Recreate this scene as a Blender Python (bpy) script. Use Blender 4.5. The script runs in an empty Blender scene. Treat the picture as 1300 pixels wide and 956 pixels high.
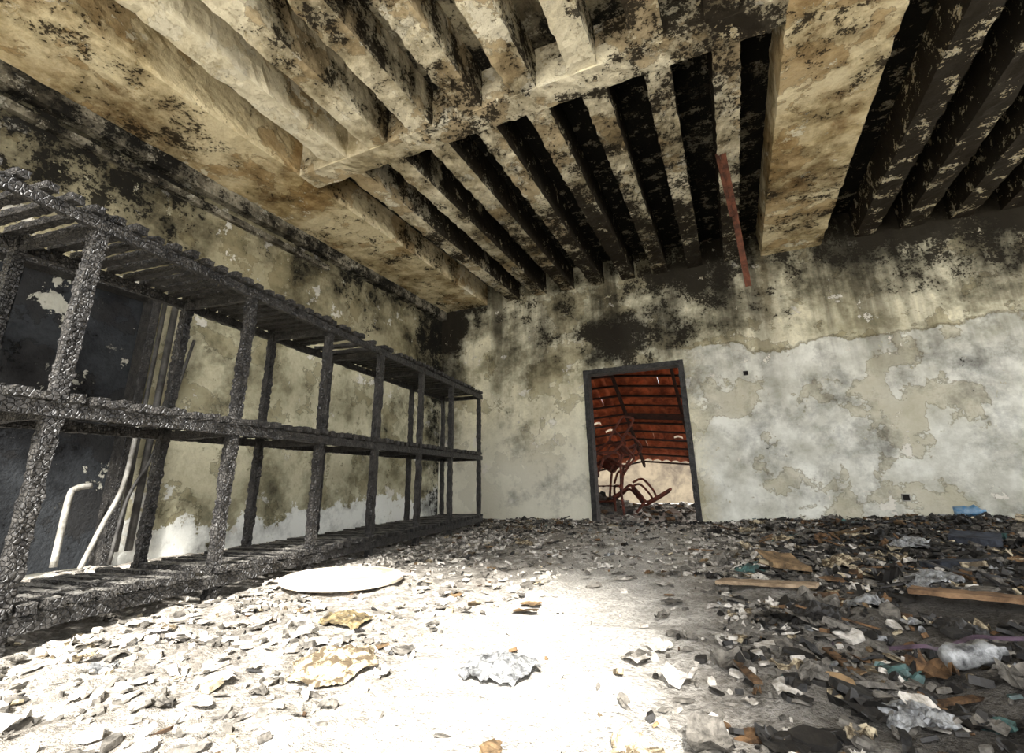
import bpy, math, random
from mathutils import Vector, Matrix, noise
random.seed(7)
S = bpy.context.scene
S.view_settings.view_transform = 'Standard'
S.view_settings.exposure = 0.0

# ------------------------------------------------------------ node helpers
def srgb(r, g, b):
    f = lambda c: ((c/255)/12.92) if c/255 <= .04045 else (((c/255)+.055)/1.055)**2.4
    return (f(r), f(g), f(b), 1)

class NT:
    def __init__(s, name):
        s.m = bpy.data.materials.new(name); s.m.use_nodes = True
        s.t = s.m.node_tree; s.t.nodes.clear()
        s.out = s.n('ShaderNodeOutputMaterial'); s.b = s.n('ShaderNodeBsdfPrincipled')
        s.t.links.new(s.b.outputs[0], s.out.inputs[0])
        g = s.n('ShaderNodeNewGeometry'); s.pos = g.outputs['Position']; s.nor = g.outputs['Normal']
        sx = s.n('ShaderNodeSeparateXYZ'); s.l(s.pos, sx.inputs[0])
        s.x, s.y, s.z = sx.outputs
        sn = s.n('ShaderNodeSeparateXYZ'); s.l(s.nor, sn.inputs[0])
        s.nx, s.ny, s.nz = sn.outputs
    def n(s, t): return s.t.nodes.new(t)
    def l(s, a, b):
        if isinstance(a, (int, float)): b.default_value = a
        elif isinstance(a, tuple): b.default_value = a
        else: s.t.links.new(a, b)
    def noise(s, scale, detail=5, rough=.6, dist=0, off=0, sc3=None):
        m = s.n('ShaderNodeVectorMath'); m.operation = 'MULTIPLY_ADD'; s.l(s.pos, m.inputs[0])
        m.inputs[1].default_value = sc3 or (1, 1, 1); m.inputs[2].default_value = (off, off*1.7, off*.6)
        n = s.n('ShaderNodeTexNoise'); s.l(m.outputs[0], n.inputs['Vector'])
        n.inputs['Scale'].default_value = scale; n.inputs['Detail'].default_value = min(detail, 7)
        n.inputs['Roughness'].default_value = rough; n.inputs['Distortion'].default_value = dist
        return n.outputs[0]
    def voro(s, scale, feature='DISTANCE_TO_EDGE'):
        n = s.n('ShaderNodeTexVoronoi'); s.l(s.pos, n.inputs['Vector']); n.feature = feature
        n.inputs['Scale'].default_value = scale
        return n.outputs[0]
    def math(s, op, a, b=0.0, clamp=False):
        n = s.n('ShaderNodeMath'); n.operation = op; n.use_clamp = clamp
        s.l(a, n.inputs[0]); s.l(b, n.inputs[1]); return n.outputs[0]
    def add(s, *a):
        r = a[0]
        for q in a[1:]: r = s.math('ADD', r, q)
        return r
    def mul(s, *a):
        r = a[0]
        for q in a[1:]: r = s.math('MULTIPLY', r, q)
        return r
    def rng(s, v, a, b, c=0.0, d=1.0):
        n = s.n('ShaderNodeMapRange'); s.l(v, n.inputs[0])
        for i, k in enumerate((a, b, c, d)): n.inputs[i+1].default_value = k
        return n.outputs[0]
    def mix(s, f, a, b):
        n = s.n('ShaderNodeMix'); n.data_type = 'RGBA'
        s.l(f, n.inputs[0]); s.l(a, n.inputs[6]); s.l(b, n.inputs[7]); return n.outputs[2]
    def bump(s, h, strength=.5, dist=.02):
        n = s.n('ShaderNodeBump'); n.inputs['Strength'].default_value = strength; n.inputs['Distance'].default_value = dist
        s.l(h, n.inputs['Height']); s.t.links.new(n.outputs[0], s.b.inputs['Normal'])
    def done(s, col, rough=.9, spec=.2, metal=0):
        s.l(col, s.b.inputs['Base Color']); s.l(rough, s.b.inputs['Roughness'])
        s.b.inputs['Specular IOR Level'].default_value = spec; s.b.inputs['Metallic'].default_value = metal
        return s.m

def plaster(name, c_light, c_dark, c_stain, c_soot, c_peel, stainbias=0., sootbias=None, peelbias=0., over=0., extra=None, sc=1.0,
            flake=.0, smoke=.0, stain_w=.55, c_flake=None, smix=.5):
    """layers: paint tone -> tide-marked stains -> peeled patches -> smoky soot -> crisp soot flakes -> pale spots where soot fell off"""
    t = NT(name); c_flake = c_flake or c_soot
    big = t.noise(1.0*sc, 6, .66)
    med = t.noise(3.4*sc, 7, .72, .1, 5)
    fine = t.noise(30*sc, 4, .7, 0, 11)
    medc = t.math('SUBTRACT', med, .5); finec = t.math('SUBTRACT', fine, .5)
    dens = t.math('SUBTRACT', t.noise(.75, 3, .6, 0, 91), .5)
    col = t.mix(t.rng(t.add(big, t.mul(medc, .4)), .4, .62), c_light, c_dark)
    col = t.mix(t.mul(t.rng(fine, .45, .66), .35), col, c_dark)
    sn = t.add(t.noise(1.7*sc, 6, .62, .15, 21), t.mul(finec, .05), stainbias)
    col = t.mix(t.mul(t.rng(sn, .53, .56), stain_w), col, c_stain)
    tide = t.math('SUBTRACT', 1.0, t.rng(t.math('ABSOLUTE', t.math('SUBTRACT', sn, .545)), .0, .01))
    col = t.mix(t.mul(tide, .5), col, c_soot)
    if extra: col = extra(t, col, med, fine, big)
    sb = 0.0
    if sootbias is not None: sb = sootbias(t) if callable(sootbias) else sootbias
    pe = t.add(t.mul(t.noise(3.0*sc, 7, .66, .1, 33), .88), t.mul(fine, .12), t.mul(dens, -.3), peelbias)
    pk = t.rng(pe, .6, .606)
    col = t.mix(pk, col, c_peel)
    sm = t.add(t.mul(big, 1-smix), t.mul(med, smix), t.mul(dens, .35), sb, smoke)
    col = t.mix(t.mul(t.rng(sm, .46, .64), .85), col, c_soot)
    so = t.add(t.mul(med, .62), t.mul(fine, .38), t.mul(dens, .4), sb, flake)
    hard = t.rng(so, .585, .6)
    col = t.mix(t.mul(hard, .9), col, c_flake)
    ob = over(t) if callable(over) else over
    ov = t.add(t.noise(5*sc, 6, .74, 0, 57), t.mul(finec, .3), ob)
    ok = t.mul(t.rng(ov, .6, .61), .78)
    col = t.mix(ok, col, t.mix(t.rng(fine, .4, .6), c_peel, c_dark))
    h = t.add(t.mul(pk, -.6), t.mul(fine, .45), t.mul(hard, .35), t.mul(ok, -.4))
    t.bump(h, .9, .02)
    return t.done(col, .92, .12)

SOOT = srgb(22, 21, 19); BRSOOT = srgb(44, 37, 28)
def backwall_extra(t, col, med, fine, big):
    zz = t.add(t.z, t.mul(t.math('SUBTRACT', t.noise(.8, 6, .6, .3, 3), .5), 1.1), t.mul(t.math('SUBTRACT', fine, .5), .08))
    low = t.rng(zz, 2.28, 2.295, 1, 0)
    line = t.mul(t.rng(t.math('ABSOLUTE', t.math('SUBTRACT', zz, 2.3)), .0, .03, 1, 0), t.rng(t.x, -.4, .2))
    right = t.rng(t.add(t.x, t.mul(fine, .6)), -.3, .1)
    grey = t.mix(t.rng(t.noise(2.2, 6, .68, .1, 9), .36, .68), srgb(230, 229, 218), srgb(168, 166, 150))
    pch = t.noise(1.1, 6, .6, .1, 44)
    grey = t.mix(t.mul(t.rng(pch, .54, .56), .6), grey, srgb(180, 172, 144))
    grey = t.mix(t.mul(t.rng(t.math('ABSOLUTE', t.math('SUBTRACT', pch, .555)), 0, .008, 1, 0), .5), grey, srgb(90, 84, 66))
    grey = t.mix(t.mul(t.rng(t.noise(2.6, 6, .75, 0, 51), .52, .7), .55), grey, srgb(96, 92, 80))
    col = t.mix(t.mul(low, right), col, grey)
    col = t.mix(t.mul(line, .6), col, srgb(70, 64, 48))
    low2 = t.mul(t.rng(zz, .7, 1.6, 1, 0), t.rng(t.x, -2.0, -1.4, 1, 0))
    col = t.mix(t.mul(low2, .7), col, srgb(216, 213, 198))
    run = t.mul(t.rng(t.noise(3.0, 5, .6, 0, 60, (1, 1, .07)), .47, .63), t.rng(t.z, 1.2, 3.0))
    col = t.mix(t.mul(run, .78), col, srgb(58, 52, 38))
    st = t.mul(t.rng(t.math('ABSOLUTE', t.add(t.x, -.72, t.mul(t.math('SUBTRACT', med, .5), .3))), .03, .12, 1, 0), t.rng(t.z, 1.9, 2.9))
    return t.mix(t.mul(st, .75), col, srgb(72, 58, 26))
def backwall_soot(t):
    top = t.mul(t.rng(t.z, 2.4, 3.5), t.rng(t.x, -2.5, 2.0, .13, .2))
    dx = t.mul(t.add(t.x, 1.15), 1.05); dz = t.mul(t.add(t.z, -2.6), 1.7)
    r = t.math('SQRT', t.add(t.mul(dx, dx), t.mul(dz, dz)))
    d = t.mul(t.rng(r, .2, 1.05, 1, 0), .21)
    dx2 = t.mul(t.add(t.x, 2.9), 1.0); dz2 = t.mul(t.add(t.z, -1.3), .5)
    r2 = t.math('SQRT', t.add(t.mul(dx2, dx2), t.mul(dz2, dz2)))
    d2 = t.mul(t.rng(r2, .1, .6, 1, 0), .06)
    c = t.mul(t.rng(t.x, -4.5, -3.9, 1, 0), t.mul(t.rng(t.z, .4, 2.4), .2))
    return t.add(top, d, d2, c, t.mul(t.rng(t.z, 0, 2.3, 1, 0), -.07), -.04)
M_back = plaster('burnt_plaster_back', srgb(230, 224, 198), srgb(174, 167, 138), srgb(150, 138, 102), SOOT, srgb(218, 213, 200),
                 sootbias=backwall_soot, peelbias=-.03, over=-.05, extra=backwall_extra, flake=-.035, c_flake=srgb(38, 34, 28), smix=.36)
def left_extra(t, col, med, fine, big):
    zz = t.add(t.z, t.mul(t.math('SUBTRACT', big, .5), 1.6), t.mul(t.math('SUBTRACT', med, .5), .6))
    col = t.mix(t.rng(zz, .38, .4, 1, 0), col, srgb(222, 222, 214))
    return t.mix(t.mul(t.rng(t.add(t.z, t.mul(t.math('SUBTRACT', fine, .5), .05)), 2.26, 2.3), .55), col, srgb(112, 100, 68))
def left_soot(t):
    top = t.mul(t.rng(t.z, 2.2, 3.5), .15)
    near = t.mul(t.rng(t.y, 1.8, 3.2, 1, 0), .06)
    cor = t.mul(t.rng(t.y, 6.2, 7.0), .16)
    return t.add(top, near, cor, -.045)
M_left = plaster('burnt_plaster_left', srgb(208, 202, 174), srgb(158, 152, 124), srgb(134, 125, 94), SOOT, srgb(216, 212, 200),
                 sootbias=left_soot, peelbias=-.02, over=-.04, extra=left_extra, flake=-.025, smix=.4)
def soff_soot(t): return t.add(-.02, t.mul(t.rng(t.x, .6, 1.0), .01), t.mul(t.rng(t.y, 4.5, 7), .05))
def soff_extra(t, col, med, fine, big):
    w = t.mul(t.rng(t.noise(4, 6, .75, 0, 70), .46, .62), t.rng(t.math('SUBTRACT', big, .5), -.1, .1), .75)
    return t.mix(w, col, srgb(124, 92, 52))
M_soffit = plaster('ceiling_soffit_paint', srgb(228, 216, 182), srgb(194, 172, 126), srgb(164, 130, 80), BRSOOT, srgb(230, 222, 198),
                   stainbias=.01, sootbias=soff_soot, peelbias=-.01, over=-.03, extra=soff_extra, flake=.01)
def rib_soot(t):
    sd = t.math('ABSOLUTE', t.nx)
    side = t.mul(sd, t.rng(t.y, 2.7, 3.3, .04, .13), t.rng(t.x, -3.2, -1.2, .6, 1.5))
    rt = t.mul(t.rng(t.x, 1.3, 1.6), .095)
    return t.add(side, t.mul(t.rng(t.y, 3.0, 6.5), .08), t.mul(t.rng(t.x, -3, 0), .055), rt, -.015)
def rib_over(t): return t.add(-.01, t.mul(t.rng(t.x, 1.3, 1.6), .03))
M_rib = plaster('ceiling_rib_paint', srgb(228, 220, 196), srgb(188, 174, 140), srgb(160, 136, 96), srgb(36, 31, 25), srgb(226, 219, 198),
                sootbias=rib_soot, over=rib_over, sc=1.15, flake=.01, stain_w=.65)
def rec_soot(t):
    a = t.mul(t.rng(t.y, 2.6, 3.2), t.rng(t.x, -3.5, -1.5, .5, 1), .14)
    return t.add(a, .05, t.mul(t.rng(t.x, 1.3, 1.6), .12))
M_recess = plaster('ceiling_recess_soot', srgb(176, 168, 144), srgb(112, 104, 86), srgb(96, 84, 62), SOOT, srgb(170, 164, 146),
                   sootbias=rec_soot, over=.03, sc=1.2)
M_sootbeam = plaster('sooty_beam_paint', srgb(150, 144, 128), srgb(90, 84, 70), srgb(60, 54, 44), SOOT, srgb(176, 172, 158), sootbias=.07, sc=1.6, over=.02)
M_blackdoor = plaster('scorched_door_paint', srgb(48, 50, 52), srgb(28, 29, 31), srgb(36, 34, 32), srgb(12, 12, 12), srgb(160, 158, 146), peelbias=-.01, over=-.05)

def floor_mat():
    t = NT('ash_floor')
    a = t.noise(1.2, 5, .7, .3); b = t.noise(12, 6, .75, .1, 4); c = t.noise(70, 4, .7, 0, 8)
    col = t.mix(t.rng(b, .38, .64), srgb(208, 202, 192), srgb(136, 130, 120))
    col = t.mix(t.mul(t.rng(c, .48, .68), .8), col, srgb(88, 83, 76))
    col = t.mix(t.mul(t.rng(a, .45, .65), .5), col, srgb(114, 108, 100))
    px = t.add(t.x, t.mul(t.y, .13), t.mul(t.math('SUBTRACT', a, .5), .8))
    sun_tint = t.mul(t.rng(px, -1.0, -.5), t.rng(px, -.15, .15, 1, 0))  # cleaner floor, its colour also lightened so the sun patch is hottest here
    col = t.mix(t.mul(sun_tint, .6), col, t.mix(t.rng(c, .4, .6), srgb(214, 210, 202), srgb(168, 164, 156)))
    col = t.mix(t.mul(t.rng(px, -1.3, -.8, 1, 0), t.rng(b, .42, .56), .4), col, srgb(98, 92, 84))  # colour greyed on the left so the sun patch reads less bright there
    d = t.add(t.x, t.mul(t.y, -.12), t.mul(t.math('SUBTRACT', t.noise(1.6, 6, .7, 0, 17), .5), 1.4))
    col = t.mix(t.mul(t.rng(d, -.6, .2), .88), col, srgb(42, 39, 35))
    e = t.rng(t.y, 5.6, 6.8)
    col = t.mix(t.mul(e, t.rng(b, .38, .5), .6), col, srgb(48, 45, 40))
    t.bump(t.add(b, t.mul(c, .5)), .9, .025)
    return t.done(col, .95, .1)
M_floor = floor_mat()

def simple(name, c1, c2, scale=12, rough=.85, spec=.2, metal=0, bump=.4, dist=.005, lo=.38, hi=.62):
    t = NT(name)
    a = t.noise(scale, 5, .7, .2)
    col = t.mix(t.rng(a, lo, hi), c1, c2)
    t.bump(t.noise(scale*3, 3, .6), bump, dist)
    return t.done(col, rough, spec, metal)

def char_mat():
    t = NT('charred_wood')
    v = t.voro(55); n = t.noise(20, 5, .7)
    col = t.mix(t.rng(n, .4, .65), srgb(26, 24, 23), srgb(72, 69, 65))
    col = t.mix(t.rng(v, .0, .06, .8, 0), col, srgb(10, 10, 10))
    up = t.mul(t.rng(t.nz, .5, .9), t.rng(t.noise(7, 5, .7, 0, 3), .4, .62))
    col = t.mix(t.mul(up, .7), col, srgb(150, 146, 138))
    t.bump(t.add(t.rng(v, 0, .15), t.mul(n, .3)), 1.0, .01)
    return t.done(col, .5, .55)
M_char = char_mat()
M_ash = simple('white_ash', srgb(206, 200, 190), srgb(130, 124, 114), 24)
M_grey = simple('grey_ash', srgb(118, 113, 105), srgb(62, 59, 54), 30)
M_coal = simple('charcoal', srgb(42, 39, 35), srgb(18, 17, 16), 25, .6, .4)
M_wood = simple('scorched_wood', srgb(114, 88, 62), srgb(50, 38, 28), 18)
M_paper = simple('singed_paper', srgb(180, 167, 140), srgb(82, 71, 55), 20, lo=.42, hi=.54)
M_teal = simple('teal_plastic', srgb(72, 104, 100), srgb(50, 60, 58), 14, .5, .4)
M_plum = simple('purple_plastic', srgb(100, 82, 98), srgb(56, 47, 54), 14, .5, .4)
M_bag = simple('grey_plastic', srgb(150, 151, 150), srgb(60, 60, 60), 26, .3, .5)
M_rust = simple('rusted_metal', srgb(104, 52, 36), srgb(56, 30, 22), 14, .75, .3)
M_rustred = simple('rust_brown_paint', srgb(98, 60, 44), srgb(56, 36, 28), 12)
M_tile = simple('clay_tile', srgb(196, 108, 70), srgb(116, 60, 42), 4)
M_batten = simple('sooty_batten', srgb(60, 38, 30), srgb(34, 24, 20), 10)
M_table = simple('dusty_white_laminate', srgb(222, 212, 196), srgb(176, 160, 136), 6)
M_pipe = simple('dusty_pvc', srgb(166, 164, 156), srgb(110, 106, 98), 10, .5, .4)
M_dpipe = simple('sooty_pipe', srgb(76, 74, 70), srgb(36, 34, 32), 10, .6, .4)
M_conc = simple('bright_concrete', srgb(205, 200, 188), srgb(165, 158, 144), 2)
M_conc2 = simple('weathered_concrete', srgb(92, 84, 70), srgb(58, 52, 44), 2)
M_conc3 = simple('dusty_screed', srgb(186, 180, 170), srgb(120, 114, 106), 5)
M_blue = simple('blue_plastic', srgb(70, 118, 156), srgb(120, 148, 168), 20, .3, .5)
M_gold = simple('tarnished_tin', srgb(140, 124, 90), srgb(60, 52, 40), 22, .5, .5, .2)
M_black = simple('black_void_plastic', srgb(20, 19, 18), srgb(34, 32, 30), 10)
M_book = simple('scorched_book_cover', srgb(66, 70, 78), srgb(34, 34, 36), 12)
M_card = simple('burnt_cardboard', srgb(136, 112, 82), srgb(64, 52, 38), 10)

# ------------------------------------------------------------ mesh helpers
class MB:
    def __init__(s): s.v = []; s.f = []; s.m = []
    def add(s, vs, fs, mi=0):
        o = len(s.v); s.v += [tuple(v) for v in vs]; s.f += [tuple(i+o for i in f) for f in fs]; s.m += [mi]*len(fs)
    def box(s, x0, x1, y0, y1, z0, z1, mi=0):
        s.add([(x0,y0,z0),(x1,y0,z0),(x1,y1,z0),(x0,y1,z0),(x0,y0,z1),(x1,y0,z1),(x1,y1,z1),(x0,y1,z1)],
              [(0,3,2,1),(4,5,6,7),(0,1,5,4),(1,2,6,5),(2,3,7,6),(3,0,4,7)], mi)
    def beam(s, p0, p1, w, h, step=.03, k=3, jit=.004, side=None, seed=0, mi=0, fs=9.0):
        p0 = Vector(p0); p1 = Vector(p1); d = (p1-p0); L = d.length; d.normalize()
        a = Vector(side) if side else (d.cross(Vector((0,0,1))) if abs(d.z) < .9 else Vector((1,0,0)))
        a = (a - d*a.dot(d)).normalized(); b = d.cross(a)
        n = max(1, int(L/step)); ring = []
        for i in range(k): ring.append((-1+2*i/k, -1))
        for i in range(k): ring.append((1, -1+2*i/k))
        for i in range(k): ring.append((1-2*i/k, 1))
        for i in range(k): ring.append((-1, 1-2*i/k))
        R = len(ring); vs = []; sv = Vector((seed*3.1, seed*1.7, seed))
        for i in range(n+1):
            c = p0+d*(L*i/n)
            for (u, v) in ring:
                p = c+a*(u*w/2)+b*(v*h/2)
                q = (p+sv)*fs
                ds = noise.voronoi(q*3)[0]
                e = min(1, (ds[1]-ds[0])*2.2)-.6 + noise.noise(q)*.8
                vs.append(p+(a*u+b*v)*(e*jit))
        fs_ = []
        for i in range(n):
            for j in range(R):
                j2 = (j+1) % R
                fs_.append((i*R+j, i*R+j2, (i+1)*R+j2, (i+1)*R+j))
        fs_.append(tuple(range(R))[::-1]); fs_.append(tuple(n*R+j for j in range(R)))
        s.add(vs, fs_, mi)
    def tube(s, pts, r, seg=8, mi=0):
        pts = [Vector(p) for p in pts]; vs = []; N = len(pts); ref = Vector((.13, .2, .97))
        for i, p in enumerate(pts):
            d = (pts[min(i+1, N-1)]-pts[max(i-1, 0)]).normalized()
            a = d.cross(ref)
            if a.length < .1: a = d.cross(Vector((1, 0, 0)))
            a.normalize(); b = d.cross(a)
            for j in range(seg):
                t = 2*math.pi*j/seg; vs.append(p+(a*math.cos(t)+b*math.sin(t))*r)
        fs = [(i*seg+j, i*seg+(j+1) % seg, (i+1)*seg+(j+1) % seg, (i+1)*seg+j) for i in range(N-1) for j in range(seg)]
        fs.append(tuple(range(seg))[::-1]); fs.append(tuple((N-1)*seg+j for j in range(seg)))
        s.add(vs, fs, mi)
    def obj(s, name, mats, smooth=False, bevel=0):
        me = bpy.data.meshes.new(name); me.from_pydata(s.v, [], s.f)
        for m in (mats if isinstance(mats, list) else [mats]): me.materials.append(m)
        me.polygons.foreach_set('material_index', s.m)
        if smooth: me.polygons.foreach_set('use_smooth', [True]*len(me.polygons))
        me.update()
        o = bpy.data.objects.new(name, me); S.collection.objects.link(o)
        if bevel:
            b = o.modifiers.new('b', 'BEVEL'); b.width = bevel; b.segments = 2; b.limit_method = 'ANGLE'
        return o
def empty(name):
    o = bpy.data.objects.new(name, None); S.collection.objects.link(o); return o
def spline(ctrl, n=8):
    c = [Vector(p) for p in ctrl]; c = [c[0]*2-c[1]]+c+[c[-1]*2-c[-2]]; out = []
    for i in range(1, len(c)-2):
        for k in range(n):
            t = k/n; p0, p1, p2, p3 = c[i-1:i+3]
            out.append(.5*((2*p1)+(p2-p0)*t+(2*p0-5*p1+4*p2-p3)*t*t+(3*p1-p0-3*p2+p3)*t**3))
    out.append(c[-2]); return out

XL, XR, YB, YN, ZC = -4.55, 5.2, 7.0, -1.3, 3.57
ZT = ZC+.38
# ------------------------------------------------------------ shell
b = MB(); DX0, DX1, DZ = -1.94, -.475, 2.19
b.box(XL, DX0, YB, YB+.2, -.1, ZT); b.box(DX1, XR, YB, YB+.2, -.1, ZT); b.box(DX0, DX1, YB, YB+.2, DZ, ZT)
b.obj('wall_back', M_back)
b = MB(); RY0, RY1, RZ = .55, 2.35, 2.27
b.box(XL-.25, XL, YN, RY0, -.1, ZT); b.box(XL-.25, XL, RY1, YB+.2, -.1, ZT); b.box(XL-.25, XL, RY0, RY1, RZ, ZT)
b.box(XL-.25, XL-.18, RY0, RY1, -.1, RZ)
b.obj('wall_left', M_left)
b = MB(); b.box(XL-.25, -3.7, YN-.2, YN, -.1, ZT); b.box(1.15, 1.9, YN-.2, YN, -.1, ZT); b.box(4.6, XR+.2, YN-.2, YN, -.1, ZT)
b.box(1.9, 4.6, YN-.2, YN, -.1, 1.0); b.box(1.9, 4.6, YN-.2, YN, 2.4, ZT)
b.obj('wall_rear', M_back)
b = MB()
b.box(XR, XR+.2, YN, -.9, -.1, ZT); b.box(XR, XR+.2, 2.6, 3.1, -.1, ZT); b.box(XR, XR+.2, 6.5, YB+.2, -.1, ZT); b.box(XR, XR+.2, YN, YB, -.1, .8)
b.obj('wall_right', M_back)

# ------------------------------------------------------------ ceiling
b = MB()
b.box(XL-.4, 7.6, YN-.4, YB+.4, ZT, ZT+.2, 0)  # slab runs on past the right wall: unseen overhang added to block sun
b.obj('ceiling', M_recess)
ribs = [.35-.49*i for i in range(8)]
b = MB()
for i, rx in enumerate(ribs):
    b.beam((rx, 3.10, ZC+.2), (rx, YB, ZC+.2), .2, .4, .05, 5, .011, (1,0,0), i)
    b.beam((rx-.02, YN, ZC+.2), (rx-.02, 2.87, ZC+.2), .22, .4, .05, 5, .011, (1,0,0), i+20)
x = 1.95; i = 0
while x < XR:
    b.beam((x, YN, ZC+.2), (x, YB, ZC+.2), .22, .4, .06, 4, .01, (1,0,0), i+40); x += .49; i += 1
b.beam((-3.6, 2.985, ZC+.19), (.75, 2.985, ZC+.19), .24, .4, .05, 4, .009, (0,1,0), 77)
b.beam((-3.6, .2, ZC+.19), (.75, .2, ZC+.19), .25, .4, .06, 4, .007, (0,1,0), 78)
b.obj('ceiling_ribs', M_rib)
b = MB()
b.beam((-4.08, YN, ZC+.2), (-4.08, YB, ZC+.2), .95, .4, .07, 9, .01, (1,0,0), 3)
b.beam((1.09, YN, ZC+.185), (1.09, YB, ZC+.185), .73, .41, .07, 9, .01, (1,0,0), 4)
b.obj('ceiling_main_beams', M_soffit)
b = MB()
b.beam((XL+.05, YN, ZC-.08), (XL+.05, YB, ZC-.08), .12, .16, .06, 3, .008, (1,0,0), 5)
b.beam((XL+.03, YN, ZC-.27), (XL+.03, 4.2, ZC-.27), .06, .07, .06, 3, .006, (1,0,0), 6)
b.obj('trim_1', M_sootbeam)

# ------------------------------------------------------------ floor
def mound(x, y):
    h = .0
    h += .15*math.exp(-((x-1.9)/1.2)**2-((y-5.6)/1.6)**2)
    h += .09*math.exp(-((x-1.2)/.9)**2-((y-2.9)/1.3)**2)
    h += .06*math.exp(-((x+.0)/.8)**2-((y-6.0)/.7)**2)
    h += .05*math.exp(-((x+2.6)/.6)**2-((y-6.3)/.5)**2)
    return h
def fh(x, y):
    q = Vector((x, y, 0))
    am = .02+.03*min(1, max(0, (x+.8)/1.2))
    lump = .04*max(0, noise.noise(q*6.5+Vector((3, 1, 2))))*(1 if x < -1 else .8 if x > 0 else .3)
    return mound(x, y)+am*noise.fractal(q*3.1, 1.0, 2.0, 4)*.8+.009*noise.noise(q*26)+.004*noise.noise(q*60)+lump
b = MB(); x0, x1, y0, y1, st = XL, XR, YN, YB, .035
nx, ny = int((x1-x0)/st), int((y1-y0)/st)
vs = []
for j in range(ny+1):
    for i in range(nx+1):
        x = x0+(x1-x0)*i/nx; y = y0+(y1-y0)*j/ny; vs.append((x, y, fh(x, y)))
b.add(vs, [(j*(nx+1)+i, j*(nx+1)+i+1, (j+1)*(nx+1)+i+1, (j+1)*(nx+1)+i) for j in range(ny) for i in range(nx)])
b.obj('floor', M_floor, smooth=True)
b = MB(); b.box(-30, 30, -30, 40, -.25, -.12); b.obj('ground', M_conc)

# ------------------------------------------------------------ debris
mats = [M_ash, M_grey, M_coal, M_wood, M_paper, M_teal, M_plum, M_bag, M_book, M_card]
D = MB()
def pick(x, y):
    dark = min(1, max(0, (x-.12*y+.75+random.uniform(-.35, .35))/.9))
    if y > 5.2 and random.random() < .7: dark = max(dark, .7)
    if random.random() < dark:
        return random.choices(range(10), (3.5, 22, 55, 9, 5.5, .8, .3, 1.4, .6, 3))[0]
    return random.choices(range(10), (52, 38, 5, 2, 4, 0, 0, .5, 0, .5))[0]
def inshelf(x, y):
    t = (x+2.3375+.135*y)
    return -.66 < t < .06 and y < 5.9
keep = [(-2.22, 2.42, .38), (-.74, 1.52, .14), (-1.24, 1.34, .15), (-1.62, 1.80, .14), (.5, 1.92, .1), (.1, 2.9, .2), (.75, 2.52, .2)]
def chip(x, y, r, mi, th, tilt=.35):
    n = random.randint(4, 7); e = random.uniform(1, 2.4)
    R = Matrix.Rotation(random.uniform(0, 6.28), 3, 'Z') @ Matrix.Rotation(random.gauss(0, tilt), 3, 'X') @ Matrix.Rotation(random.gauss(0, tilt), 3, 'Y')
    c = Vector((x, y, fh(x, y)+th*.5+r*.12)); a0 = random.uniform(0, 6)
    pts = [(math.cos(a0+k*6.283/n)*r*random.uniform(.6, 1.15), math.sin(a0+k*6.283/n)*r/e*random.uniform(.6, 1.15)) for k in range(n)]
    vs = [c+R@Vector((p[0], p[1], -th/2)) for p in pts]+[c+R@Vector((p[0]*.93, p[1]*.93, th/2)) for p in pts]
    D.add(vs, [tuple(range(n))[::-1], tuple(range(n, 2*n))]+[(k, (k+1) % n, n+(k+1) % n, n+k) for k in range(n)], mi)
def curl(x, y, w, l, mi, amp, res=5):
    R = Matrix.Rotation(random.uniform(0, 6.28), 3, 'Z') @ Matrix.Rotation(random.gauss(0, .12), 3, 'X')
    c = Vector((x, y, fh(x, y)+.004)); k = random.uniform(-1, 1.2)*amp; sd = random.uniform(0, 99); vs = []
    for j in range(res):
        for i in range(res):
            u = i/(res-1)-.5; v = j/(res-1)-.5
            z = k*l*(v*v*4)*.25+noise.noise(Vector((u*4+sd, v*4, sd)))*amp*w*.45
            e = 1+.5*noise.noise(Vector((math.atan2(v, u)*1.5, sd, 3)))
            cr = 1-.25*abs(u*v)*4
            vs.append(c+R@Vector((u*w*e*cr, v*l*e*cr, max(z, -.015)+.01)))
    D.add(vs, [(j*res+i, j*res+i+1, (j+1)*res+i+1, (j+1)*res+i) for j in range(res-1) for i in range(res-1)], mi)
def place(rb=0):
    while True:
        x = random.uniform(-4.3, 3.9); y = .5+6.35*random.random()**.85
        if x > .55*y+1.0 or x < -1.7-1.3*y: continue
        if inshelf(x, y) and random.random() < .8: continue
        if any((x-a)**2+(y-c)**2 < r*r for a, c, r in keep): continue
        d = x-.12*y
        if d < -.55 and random.random() < .36+rb: continue
        if -1.9 < x < -.4 and 1.6 < y < 6.2 and random.random() < .68: continue
        if -1.05 < x < -.15 and y < 3.2 and random.random() < .85: continue
        return x, y
for _ in range(17000):
    x, y = place(); chip(x, y, random.choice((.006, .01, .014, .02, .028)), pick(x, y), random.uniform(.003, .014))
for _ in range(1700):
    x, y = place(.2); chip(x, y, random.uniform(.025, .05 if x < 0 else .08), pick(x, y), random.uniform(.004, .02), .25)
for _ in range(3600):
    x, y = place(.05); s = random.uniform(.025, .085 if x < -.3 else .11); curl(x, y, s, s*random.uniform(.5, 1.5), pick(x, y), random.uniform(.4, 1.1))
for _ in range(240):
    x, y = place()
    if x < 0 and random.random() < .8: continue
    m = pick(x, y); m = {0: 4, 8: 2, 6: 1}.get(m, m)
    s = random.uniform(.1, .22); curl(x, y, s, s*random.uniform(.6, 1.3), m, random.uniform(.4, .8), 9)
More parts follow.
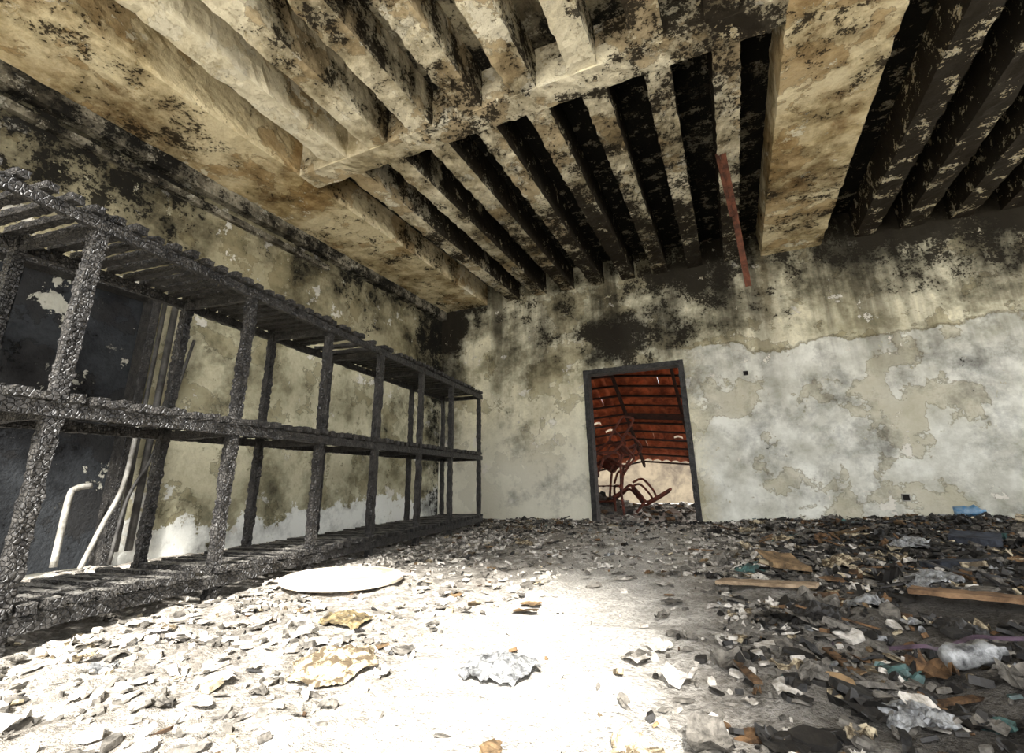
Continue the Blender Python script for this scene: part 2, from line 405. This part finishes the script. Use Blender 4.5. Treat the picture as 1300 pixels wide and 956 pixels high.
for _ in range(36):
    x = random.uniform(-2.4, -.2); y = random.uniform(.9, 4.5)
    if inshelf(x, y) or any((x-a)**2+(y-c)**2 < (r+.05)**2 for a, c, r in keep): continue
    s = random.uniform(.06, .13); curl(x, y, s, s*random.uniform(.6, 1.2), random.choice((0, 0, 1, 4, 9)), .25, 7)
for _ in range(300):
    x, y = place()
    if x < -.5 and y < 4: continue
    l = random.uniform(.08, .3); a = random.uniform(0, 3.14); z = fh(x, y)+.02
    dv = Vector((math.cos(a)*l/2, math.sin(a)*l/2, random.uniform(-.02, .03)))
    D.beam(Vector((x, y, z))-dv, Vector((x, y, z))+dv, random.uniform(.008, .03), .008, .05, 1, .002, None, 1, random.choice((2, 2, 3, 1)))
D.obj('floor_debris', mats)

# ------------------------------------------------------------ charred shelving
def front(y): return Vector((-2.3375-.135*y, y, 0))
dirS = Vector((-.1338, .991, 0)); dep = Vector((-.991, -.1338, 0)); W = .53
rack = empty('charred_shelving_rack')
posts_y = [.15, .967, 1.835, 2.577, 3.285, 4.076, 4.845, 5.775]
b = MB()
for i, y in enumerate(posts_y):
    fine = y < 3
    for off in (0, W):
        p = front(y)+dep*off
        lean = Vector((random.uniform(-.008, .008), random.uniform(-.008, .008), 0))
        b.beam(p+Vector((0, 0, -.02)), p+lean+Vector((0, 0, 1.77)), .058 if off == 0 else .05, .05, .011 if fine else .03, 5 if fine else 3, .006, dirS, i+off*9)
o = b.obj('posts', M_char, smooth=False); o.parent = rack
levels = [.135, .915, 1.745]
b = MB(); L0 = front(-.1); L1 = front(5.83)
for k, z in enumerate(levels):
    for off in (.0, W):
        zz = Vector((0, 0, z-.035))
        o2 = -.02 if off == 0 else .02
        b.beam(L0+dep*(off+o2)+zz, L1+dep*(off+o2)+zz, .03, .056, .02, 3, .005, dep, k*3+off)
    for i, y in enumerate(posts_y):
        p = front(y)+Vector((0, 0, z-.045))
        b.beam(p, p+dep*W, .03, .05, .04, 2, .004, dirS, i)
o = b.obj('rails', M_char); o.parent = rack
b = MB(); Lt = (L1-L0).length
for k, z in enumerate(levels):
    s = .03; i = 0
    while s < Lt-.02:
        wd = random.uniform(.044, .056)
        p = L0+dirS*s+Vector((0, 0, z+.016+random.uniform(-.005, .006)))
        if not (k != 1 and random.random() < .03):
            near = s < 3.2
            b.beam(p-dep*(.05+random.uniform(-.01, .012)), p+dep*(W+.04), .036, wd, .025 if near else .05, 3 if near else 2, .005, Vector((0, 0, 1)), i+k*100)
        s += .092; i += 1
o = b.obj('slats', M_char); o.parent = rack

# ------------------------------------------------------------ doorway frame
fr = empty('door_1')
b = MB(); t = .075
b.beam((DX0+t/2, YB+.06, -.05), (DX0+t/2, YB+.06, DZ), t, .2, .03, 3, .005, (1,0,0), 1)
b.beam((DX1-t/2, YB+.06, -.05), (DX1-t/2, YB+.06, DZ), t, .2, .03, 3, .005, (1,0,0), 2)
b.beam((DX0, YB+.06, DZ-t/2), (DX1, YB+.06, DZ-t/2), .2, t, .03, 3, .005, (0,1,0), 3)
o = b.obj('charred_frame', M_char); o.parent = fr
d2 = empty('door_2')
b = MB()
b.box(XL-.16, XL-.12, RY0, (RY0+RY1)/2-.01, 0, RZ); b.box(XL-.16, XL-.12, (RY0+RY1)/2+.01, RY1, 0, RZ)
o = b.obj('leaves', M_blackdoor); o.parent = d2
b = MB()
b.box(XL-.15, XL+.03, RY1-.07, RY1, 0, RZ); b.box(XL-.15, XL+.03, RY0, RY0+.07, 0, RZ); b.box(XL-.15, XL+.03, RY0+.07, RY1-.07, RZ-.08, RZ)
o = b.obj('frame', M_char, bevel=.006); o.parent = d2

pp = empty('wall_pipes')
b = MB()
for yy, r in ((2.45, .028), (2.56, .02), (2.36, .018)):
    b.tube([(XL+.06, yy, .1), (XL+.06, yy, 2.2)], r, 10)
b.tube(spline([(XL+.12, 2.3, .02), (XL+.12, 2.34, .5), (XL+.08, 2.5, .9), (XL+.07, 2.66, 1.9)], 6), .014, 10)
o = b.obj('sooty_risers', M_dpipe, True); o.parent = pp
b = MB()
b.tube(spline([(XL+.07, 1.98, .05), (XL+.07, 1.98, .5), (XL+.07, 2.01, .58), (XL+.07, 2.1, .6)], 6), .022, 10)
b.tube(spline([(XL+.12, 2.12, .02), (XL+.12, 2.2, .3), (XL+.1, 2.3, .6), (XL+.1, 2.32, 1.1)], 6), .018, 10)
o = b.obj('pale_pipes', M_pipe, True); o.parent = pp
def ring_box(name, c, axis, s, mat):
    b = MB(); x, y, z = c; w = s; d = .012; e = s*.25
    parts = [(-w, w, w-e, w), (-w, w, -w, -w+e), (-w, -w+e, -w+e, w-e), (w-e, w, -w+e, w-e)]
    for (a0, a1, z0, z1) in parts:
        if axis == 'y': b.box(x+a0, x+a1, y-d, y+.001, z+z0, z+z1)
        else: b.box(x-.001, x+d, y+a0, y+a1, z+z0, z+z1)
    o = b.obj(name, [mat], bevel=.003)
    b = MB()
    if axis == 'y': b.box(x-w+e, x+w-e, y-.006, y+.001, z-w+e, z+w-e)
    else: b.box(x-.001, x+.006, y-w+e, y+w-e, z-w+e, z+w-e)
    p = b.obj('socket_hole', M_black); p.parent = o
ring_box('electrical_box', (.30, YB, 1.91), 'y', .03, M_dpipe)
ring_box('wall_socket', (1.72, YB, .31), 'y', .04, M_pipe)

# ------------------------------------------------------------ hanging rusty strips
b = MB()
b.beam((.30, 4.40, 3.60), (.34, 4.64, 2.27), .055, .014, .05, 3, .004, (1,0,0), 5)
b.beam((.25, 4.42, 3.60), (.29, 4.46, 2.92), .035, .02, .05, 3, .004, (1,0,0), 8)
b.obj('hanging_rusty_strip', M_rustred)

# ------------------------------------------------------------ individual floor objects
def disc(name, c, r, th, tilt, mat):
    b = MB(); n = 64; R = Matrix.Rotation(tilt[0], 3, 'X') @ Matrix.Rotation(tilt[1], 3, 'Y'); c = Vector(c)
    prof = [(r*.97, -th/2), (r, -th*.3), (r, th*.3), (r*.97, th/2), (r*.9, th*.42)]
    vs = []
    for (rr, z) in prof:
        for k in range(n):
            a = 6.2832*k/n; q = rr*(1+.012*noise.noise(Vector((math.cos(a)*3, math.sin(a)*3, 1))))
            vs.append(c+R@Vector((q*math.cos(a), q*math.sin(a), z)))
    fs = [(i*n+k, i*n+(k+1) % n, (i+1)*n+(k+1) % n, (i+1)*n+k) for i in range(len(prof)-1) for k in range(n)]
    fs += [tuple(range(n))[::-1], tuple((len(prof)-1)*n+k for k in range(n))]
    b.add(vs, fs); return b.obj(name, mat)
disc('round_table_top', (-2.21, 2.40, .04), .35, .024, (-.01, .02), M_table)

def plank(name, p0, p1, w, th, mat, sd):
    b = MB(); p0 = Vector(p0); p1 = Vector(p1)
    b.beam(p0, p1, w, th, .03, 4, .003, (p1-p0).cross(Vector((0, 0, 1))), sd); return b.obj(name, mat)
M_plank = simple('bare_plank', srgb(166, 146, 120), srgb(110, 92, 72), 8)
M_plank2 = simple('brown_plank', srgb(140, 112, 84), srgb(86, 66, 48), 8)
plank('wooden_plank', (-.16, 2.99, fh(-.16, 2.99)+.035), (.28, 2.85, fh(.28, 2.85)+.045), .1, .016, M_plank, 1)
plank('wooden_plank', (.58, 2.61, fh(.58, 2.61)+.05), (1.1, 2.38, fh(1.1, 2.38)+.05), .085, .02, M_plank2, 2)

def book(c, rz, w, l, th, cover):
    b = MB(); R = Matrix.Rotation(rz, 3, 'Z') @ Matrix.Rotation(random.uniform(-.15, .15), 3, 'X'); c = Vector((c[0], c[1], fh(*c)+th/2+.03))
    def slab(x0, x1, y0, y1, z0, z1, mi, n=8, curl_=0):
        vs = []
        for zz in (z0, z1):
            for j in range(n+1):
                for i in range(n+1):
                    u = i/n; v = j/n; e = .006*noise.noise(Vector((u*6+x0*9, v*6, zz*99)))
                    vs.append(c+R@Vector((x0+(x1-x0)*u+e*2, y0+(y1-y0)*v+e*2, zz+e+curl_*u*u)))
        m = (n+1)**2; g = lambda i, j, k: k*m+j*(n+1)+i; fs = []
        for j in range(n):
            for i in range(n):
                fs += [(g(i,j,1), g(i+1,j,1), g(i+1,j+1,1), g(i,j+1,1)), (g(i,j,0), g(i,j+1,0), g(i+1,j+1,0), g(i+1,j,0))]
        for i in range(n):
            fs += [(g(i,0,0), g(i+1,0,0), g(i+1,0,1), g(i,0,1)), (g(i,n,0), g(i,n,1), g(i+1,n,1), g(i+1,n,0)), (g(0,i,0), g(0,i,1), g(0,i+1,1), g(0,i+1,0)), (g(n,i,0), g(n,i+1,0), g(n,i+1,1), g(n,i,1))]
        b.add(vs, fs, mi)
    slab(0, w, 0, l, -th/2, -th/2+.003, 0); slab(.004, w-.008, .005, l-.005, -th/2+.003, th/2-.003, 1)
    slab(0, w, 0, l, th/2-.003, th/2+.001, 0, 8, random.uniform(0, .05)); slab(-.003, .001, 0, l, -th/2, th/2, 0)
    return b.obj('burnt_book', [cover, M_paper])
for (c, rz, w, l, th, m) in [((.95, 3.25), .5, .16, .23, .03, M_book), ((.3, 3.25), 2.1, .15, .21, .025, M_card), ((1.5, 4.3), 1.2, .18, .26, .04, M_book), ((.75, 5.0), .2, .2, .28, .03, M_card), ((2.2, 5.3), 2.7, .2, .28, .04, M_paper)]:
    book(c, rz, w, l, th, m)

def crumple(name, c, s, mat, hgt=.5, res=22, sd=0, ys=1.0):
    b = MB(); vs = []
    for j in range(res):
        for i in range(res):
            u = i/(res-1)*2-1; v = j/(res-1)*2-1
            r = math.sqrt(u*u+v*v); e = 1+.25*noise.noise(Vector((u*2+sd, v*2, 0)))
            q = Vector((u*2.3, v*2.3, sd))
            z = max(0, 1-r*.8)*hgt+noise.ridged_multi_fractal(q, .8, 2.1, 4, 1, 2)*.11*hgt*2+noise.noise(q*2)*.2*hgt
            k = 1/max(1.0, r**.6)
            X = u*e*s*k; Y = v*e*s*k*ys; x = c[0]+X; y = c[1]+Y
            vs.append((x, y, fh(x, y)+max(.004, z*s)))
    b.add(vs, [(j*res+i, j*res+i+1, (j+1)*res+i+1, (j+1)*res+i) for j in range(res-1) for i in range(res-1)])
    return b.obj(name, mat)
crumple('crumpled_plastic_bag', (-.74, 1.52), .11, M_bag, .45, 26, 3)
for k, (x, y, s, m) in enumerate([(.75, 2.95, .1, M_bag), (.12, 1.72, .06, M_grey), (.62, 2.25, .07, M_coal), (.5, 3.6, .1, M_paper), (1.35, 3.4, .1, M_grey), (1.0, 4.3, .12, M_bag), (1.9, 4.9, .12, M_grey), (.2, 2.35, .09, M_coal), (-.05, 2.2, .06, M_grey), (.42, 2.6, .08, M_bag), (.0, 3.4, .09, M_teal), (.3, 1.55, .07, M_bag)]):
    crumple('crumpled_sheet', (x, y), s, m, .5, 20, k*7+1)
crumple('singed_paper_wad', (-1.24, 1.34), .125, M_paper, .28, 30, 12)
crumple('crushed_tin_sheet', (-1.62, 1.80), .12, M_gold, .28, 26, 40, .7)
b = MB()
pts = spline([(x, y, fh(x, y)+.045) for x, y in ((.36, 2.02), (.44, 1.98), (.5, 2.04), (.6, 2.1), (.66, 2.06), (.8, 2.12))], 8)
vs = []
for p in pts: vs += [p+Vector((0, -.01, 0)), p+Vector((0, .01, .004))]
b.add(vs, [(2*i, 2*i+1, 2*i+3, 2*i+2) for i in range(len(pts)-1)])
o = b.obj('packing_strap', M_plum); m = o.modifiers.new('s', 'SOLIDIFY'); m.thickness = .002

def bottle(name, c, ang, L, r, mat):
    b = MB(); n = 20; prof = [(0, 0), (r*.8, 0), (r, .03), (r*.94, .3*L), (r, .35*L), (r*.8, .5*L), (r, .68*L), (r*.45, .86*L), (r*.36, .88*L), (r*.36, L), (0, L)]
    d = Vector((math.cos(ang), math.sin(ang), .05)).normalized(); a = d.cross(Vector((0, 0, 1))).normalized(); e = d.cross(a); c = Vector(c); vs = []
    for (rr, t) in prof:
        for k in range(n):
            th = 6.2832*k/n; q = rr*(1+.35*noise.noise(Vector((math.cos(th)*1.5, math.sin(th)*1.5, t*18))))
            vs.append(c+d*t+(a*math.cos(th)+e*math.sin(th))*q)
    b.add(vs, [(i*n+k, i*n+(k+1) % n, (i+1)*n+(k+1) % n, (i+1)*n+k) for i in range(len(prof)-1) for k in range(n)])
    return b.obj(name, mat, True)
bottle('plastic_bottle', (1.93, 6.4, fh(1.95, 6.4)+.09), -.3, .24, .055, M_blue)
bottle('plastic_bottle', (.46, 1.86, fh(.46, 1.86)+.045), .5, .18, .03, M_bag)

# ------------------------------------------------------------ annex beyond the doorway
b = MB(); b.box(-7, 4, YB+.2, 15, -.12, -.02); b.obj('floor_annex', M_conc3)
b = MB(); b.box(-7, 4, 13.0, 13.2, -.1, 2.6); b.box(-7.2, -7, YB+.2, 13.2, -.1, 2.6); b.obj('wall_annex', M_conc2)
roof = empty('collapsed_tile_roof')
H = Vector((0, 7.35, 3.35)); Lw = Vector((0, 11.6, .86)); sl = (Lw-H); SL = sl.length; sd_ = sl.normalized(); nrm = Vector((0, -sd_.z, sd_.y))
b = MB(); rows = int(SL/.3); tw = .2
def rp(x, s, o): return Vector((x, 0, 0))+H+sd_*s+nrm*o + Vector((0, 0, -.1*(x+1.4)+(.28*(x+1.9) if x < -1.9 else 0)*s/SL))
for j in range(rows):
    for i in range(45):
        x = -6.5+i*tw; s0 = j*.3; s1 = s0+.37; jit = random.uniform(-.012, .012)
        if random.random() < .02: s1 = s0+.27
        vs = []
        for (s, o) in ((s0, .0), (s1, .03)):
            for k in range(7):
                u = k/6; prof = math.sin(u*math.pi)*.05
                vs.append(rp(x-.008+u*(tw+.016)+jit, s, o+prof+.02))
        b.add(vs, [(k, k+1, 8+k, 7+k) for k in range(6)])
o = b.obj('clay_tiles', M_tile, True); o.parent = roof
b = MB()
for j in range(rows+1):
    b.beam(rp(-6.5, j*.3+.03, 0), rp(-1.9, j*.3+.03, 0), .03, .03, .3, 1, .002, sd_, j); b.beam(rp(-1.9, j*.3+.03, 0), rp(2.4, j*.3+.03, 0), .03, .03, .3, 1, .002, sd_, j)
for i in range(8): b.beam(rp(-6.3+i*1.1, 0, -.06), rp(-6.3+i*1.1, SL, -.06), .05, .09, .3, 1, .002, (1, 0, 0), i)
b.beam(rp(-1.9, 2.9, -.15), rp(2.4, 2.9, -.12), .09, .09, .3, 1, .002, sd_, 1)
o = b.obj('battens_and_rafters', M_batten); o.parent = roof

b = MB()
random.seed(3)
def chair(c, rz, rx, ry, k=1.0):
    R = Matrix.Rotation(rz, 3, 'Z') @ Matrix.Rotation(rx, 3, 'X') @ Matrix.Rotation(ry, 3, 'Y'); c = Vector(c)
    P = lambda *a: c+R@(Vector(a)*k)
    for sx in (-.22, .22):
        b.tube(spline([P(sx, .25, 0), P(sx, .22, .25), P(sx*1.02, .2, .44), P(sx, -.05, .46), P(sx, -.2, .46), P(sx, -.25, .6), P(sx, -.3, .9)], 5), .022, 8)
        b.tube(spline([P(sx, -.28, 0), P(sx, -.22, .25), P(sx, -.18, .45)], 5), .022, 8)
        b.tube(spline([P(sx*1.15, -.26, .66), P(sx*1.3, -.1, .7), P(sx*1.3, .15, .68), P(sx*1.05, .22, .5)], 5), .02, 8)
    b.tube(spline([P(-.22, -.3, .9), P(-.15, -.31, 1.0), P(.15, -.31, 1.0), P(.22, -.3, .9)], 5), .022, 8)
    for (A, B, C, E) in ((P(-.2, .18, .46), P(.2, .18, .46), P(.2, -.18, .46), P(-.2, -.18, .46)),):
        n = 6; vs = []
        for j in range(n+1):
            for i in range(n+1):
                u = i/n; v = j/n; p = A.lerp(B, u).lerp(E.lerp(C, u), v); vs.append(p+Vector((0, 0, .035*noise.noise(p*9))))
        b.add(vs, [(j*(n+1)+i, j*(n+1)+i+1, (j+1)*(n+1)+i+1, (j+1)*(n+1)+i) for j in range(n) for i in range(n)])
    b.tube([P(-.22, .23, .2), P(.22, .23, .2)], .016, 6)
chair((-2.1, 8.5, 0), .5, 0, .0)
chair((-2.2, 8.7, .45), 2.2, .5, .25)
chair((-2.05, 8.6, .8), -.6, -.7, .3, .9)
chair((-1.95, 8.9, .05), 1.6, .9, .3, .9)
chair((-2.6, 8.7, .1), -1.2, .1, -.5)
b.obj('rusted_chair_pile', M_rust, False)
D = MB()
def fh(x, y): return -.02+.35*math.exp(-((x+2.6)/.6)**2-((y-9.5)/.8)**2)
n = 30; vs = [(-3.8+2.6*i/n, 8.2+2.6*j/n, fh(-3.8+2.6*i/n, 8.2+2.6*j/n)-.015+.03*noise.noise(Vector((i*.7, j*.7, 0)))) for j in range(n+1) for i in range(n+1)]
D.add(vs, [(j*(n+1)+i, j*(n+1)+i+1, (j+1)*(n+1)+i+1, (j+1)*(n+1)+i) for j in range(n) for i in range(n)], 1)
for _ in range(650):
    chip(random.uniform(-3.4, .3), random.uniform(7.4, 12), random.choice((.03, .05, .08, .1)), random.choice((0, 0, 1, 1, 2, 3)), random.uniform(.01, .04))
D.obj('roof_rubble', mats)

# ------------------------------------------------------------ light
sun = bpy.data.lights.new('sun', 'SUN'); sun.energy = 19; sun.angle = math.radians(7); sun.color = (1, .97, .92)
so = bpy.data.objects.new('sun', sun); S.collection.objects.link(so)
el = math.radians(38); dv = Vector((-.41*math.cos(el), .91*math.cos(el), -math.sin(el)))
so.rotation_euler = dv.to_track_quat('-Z', 'Y').to_euler()
w = bpy.data.worlds.new('World'); S.world = w; w.use_nodes = True
bg = w.node_tree.nodes['Background']; bg.inputs[0].default_value = (.96, .975, 1, 1); bg.inputs[1].default_value = 6.5

# ------------------------------------------------------------ camera
cd = bpy.data.cameras.new('camera'); cam = bpy.data.objects.new('camera', cd); S.collection.objects.link(cam)
cd.sensor_fit = 'HORIZONTAL'; cd.sensor_width = 36; cd.lens = 601/1300*36; cd.shift_y = -44.5/1300
r = Vector((.9097, .4148, -.01886)); u = Vector((.1341, -.2504, .95878)); f = Vector((-.3930, .8748, .28344))
M = Matrix((r, u, -f)).transposed().to_4x4(); M.translation = (0, 0, .57)
cam.matrix_world = M
cd.clip_start = .02
S.camera = cam
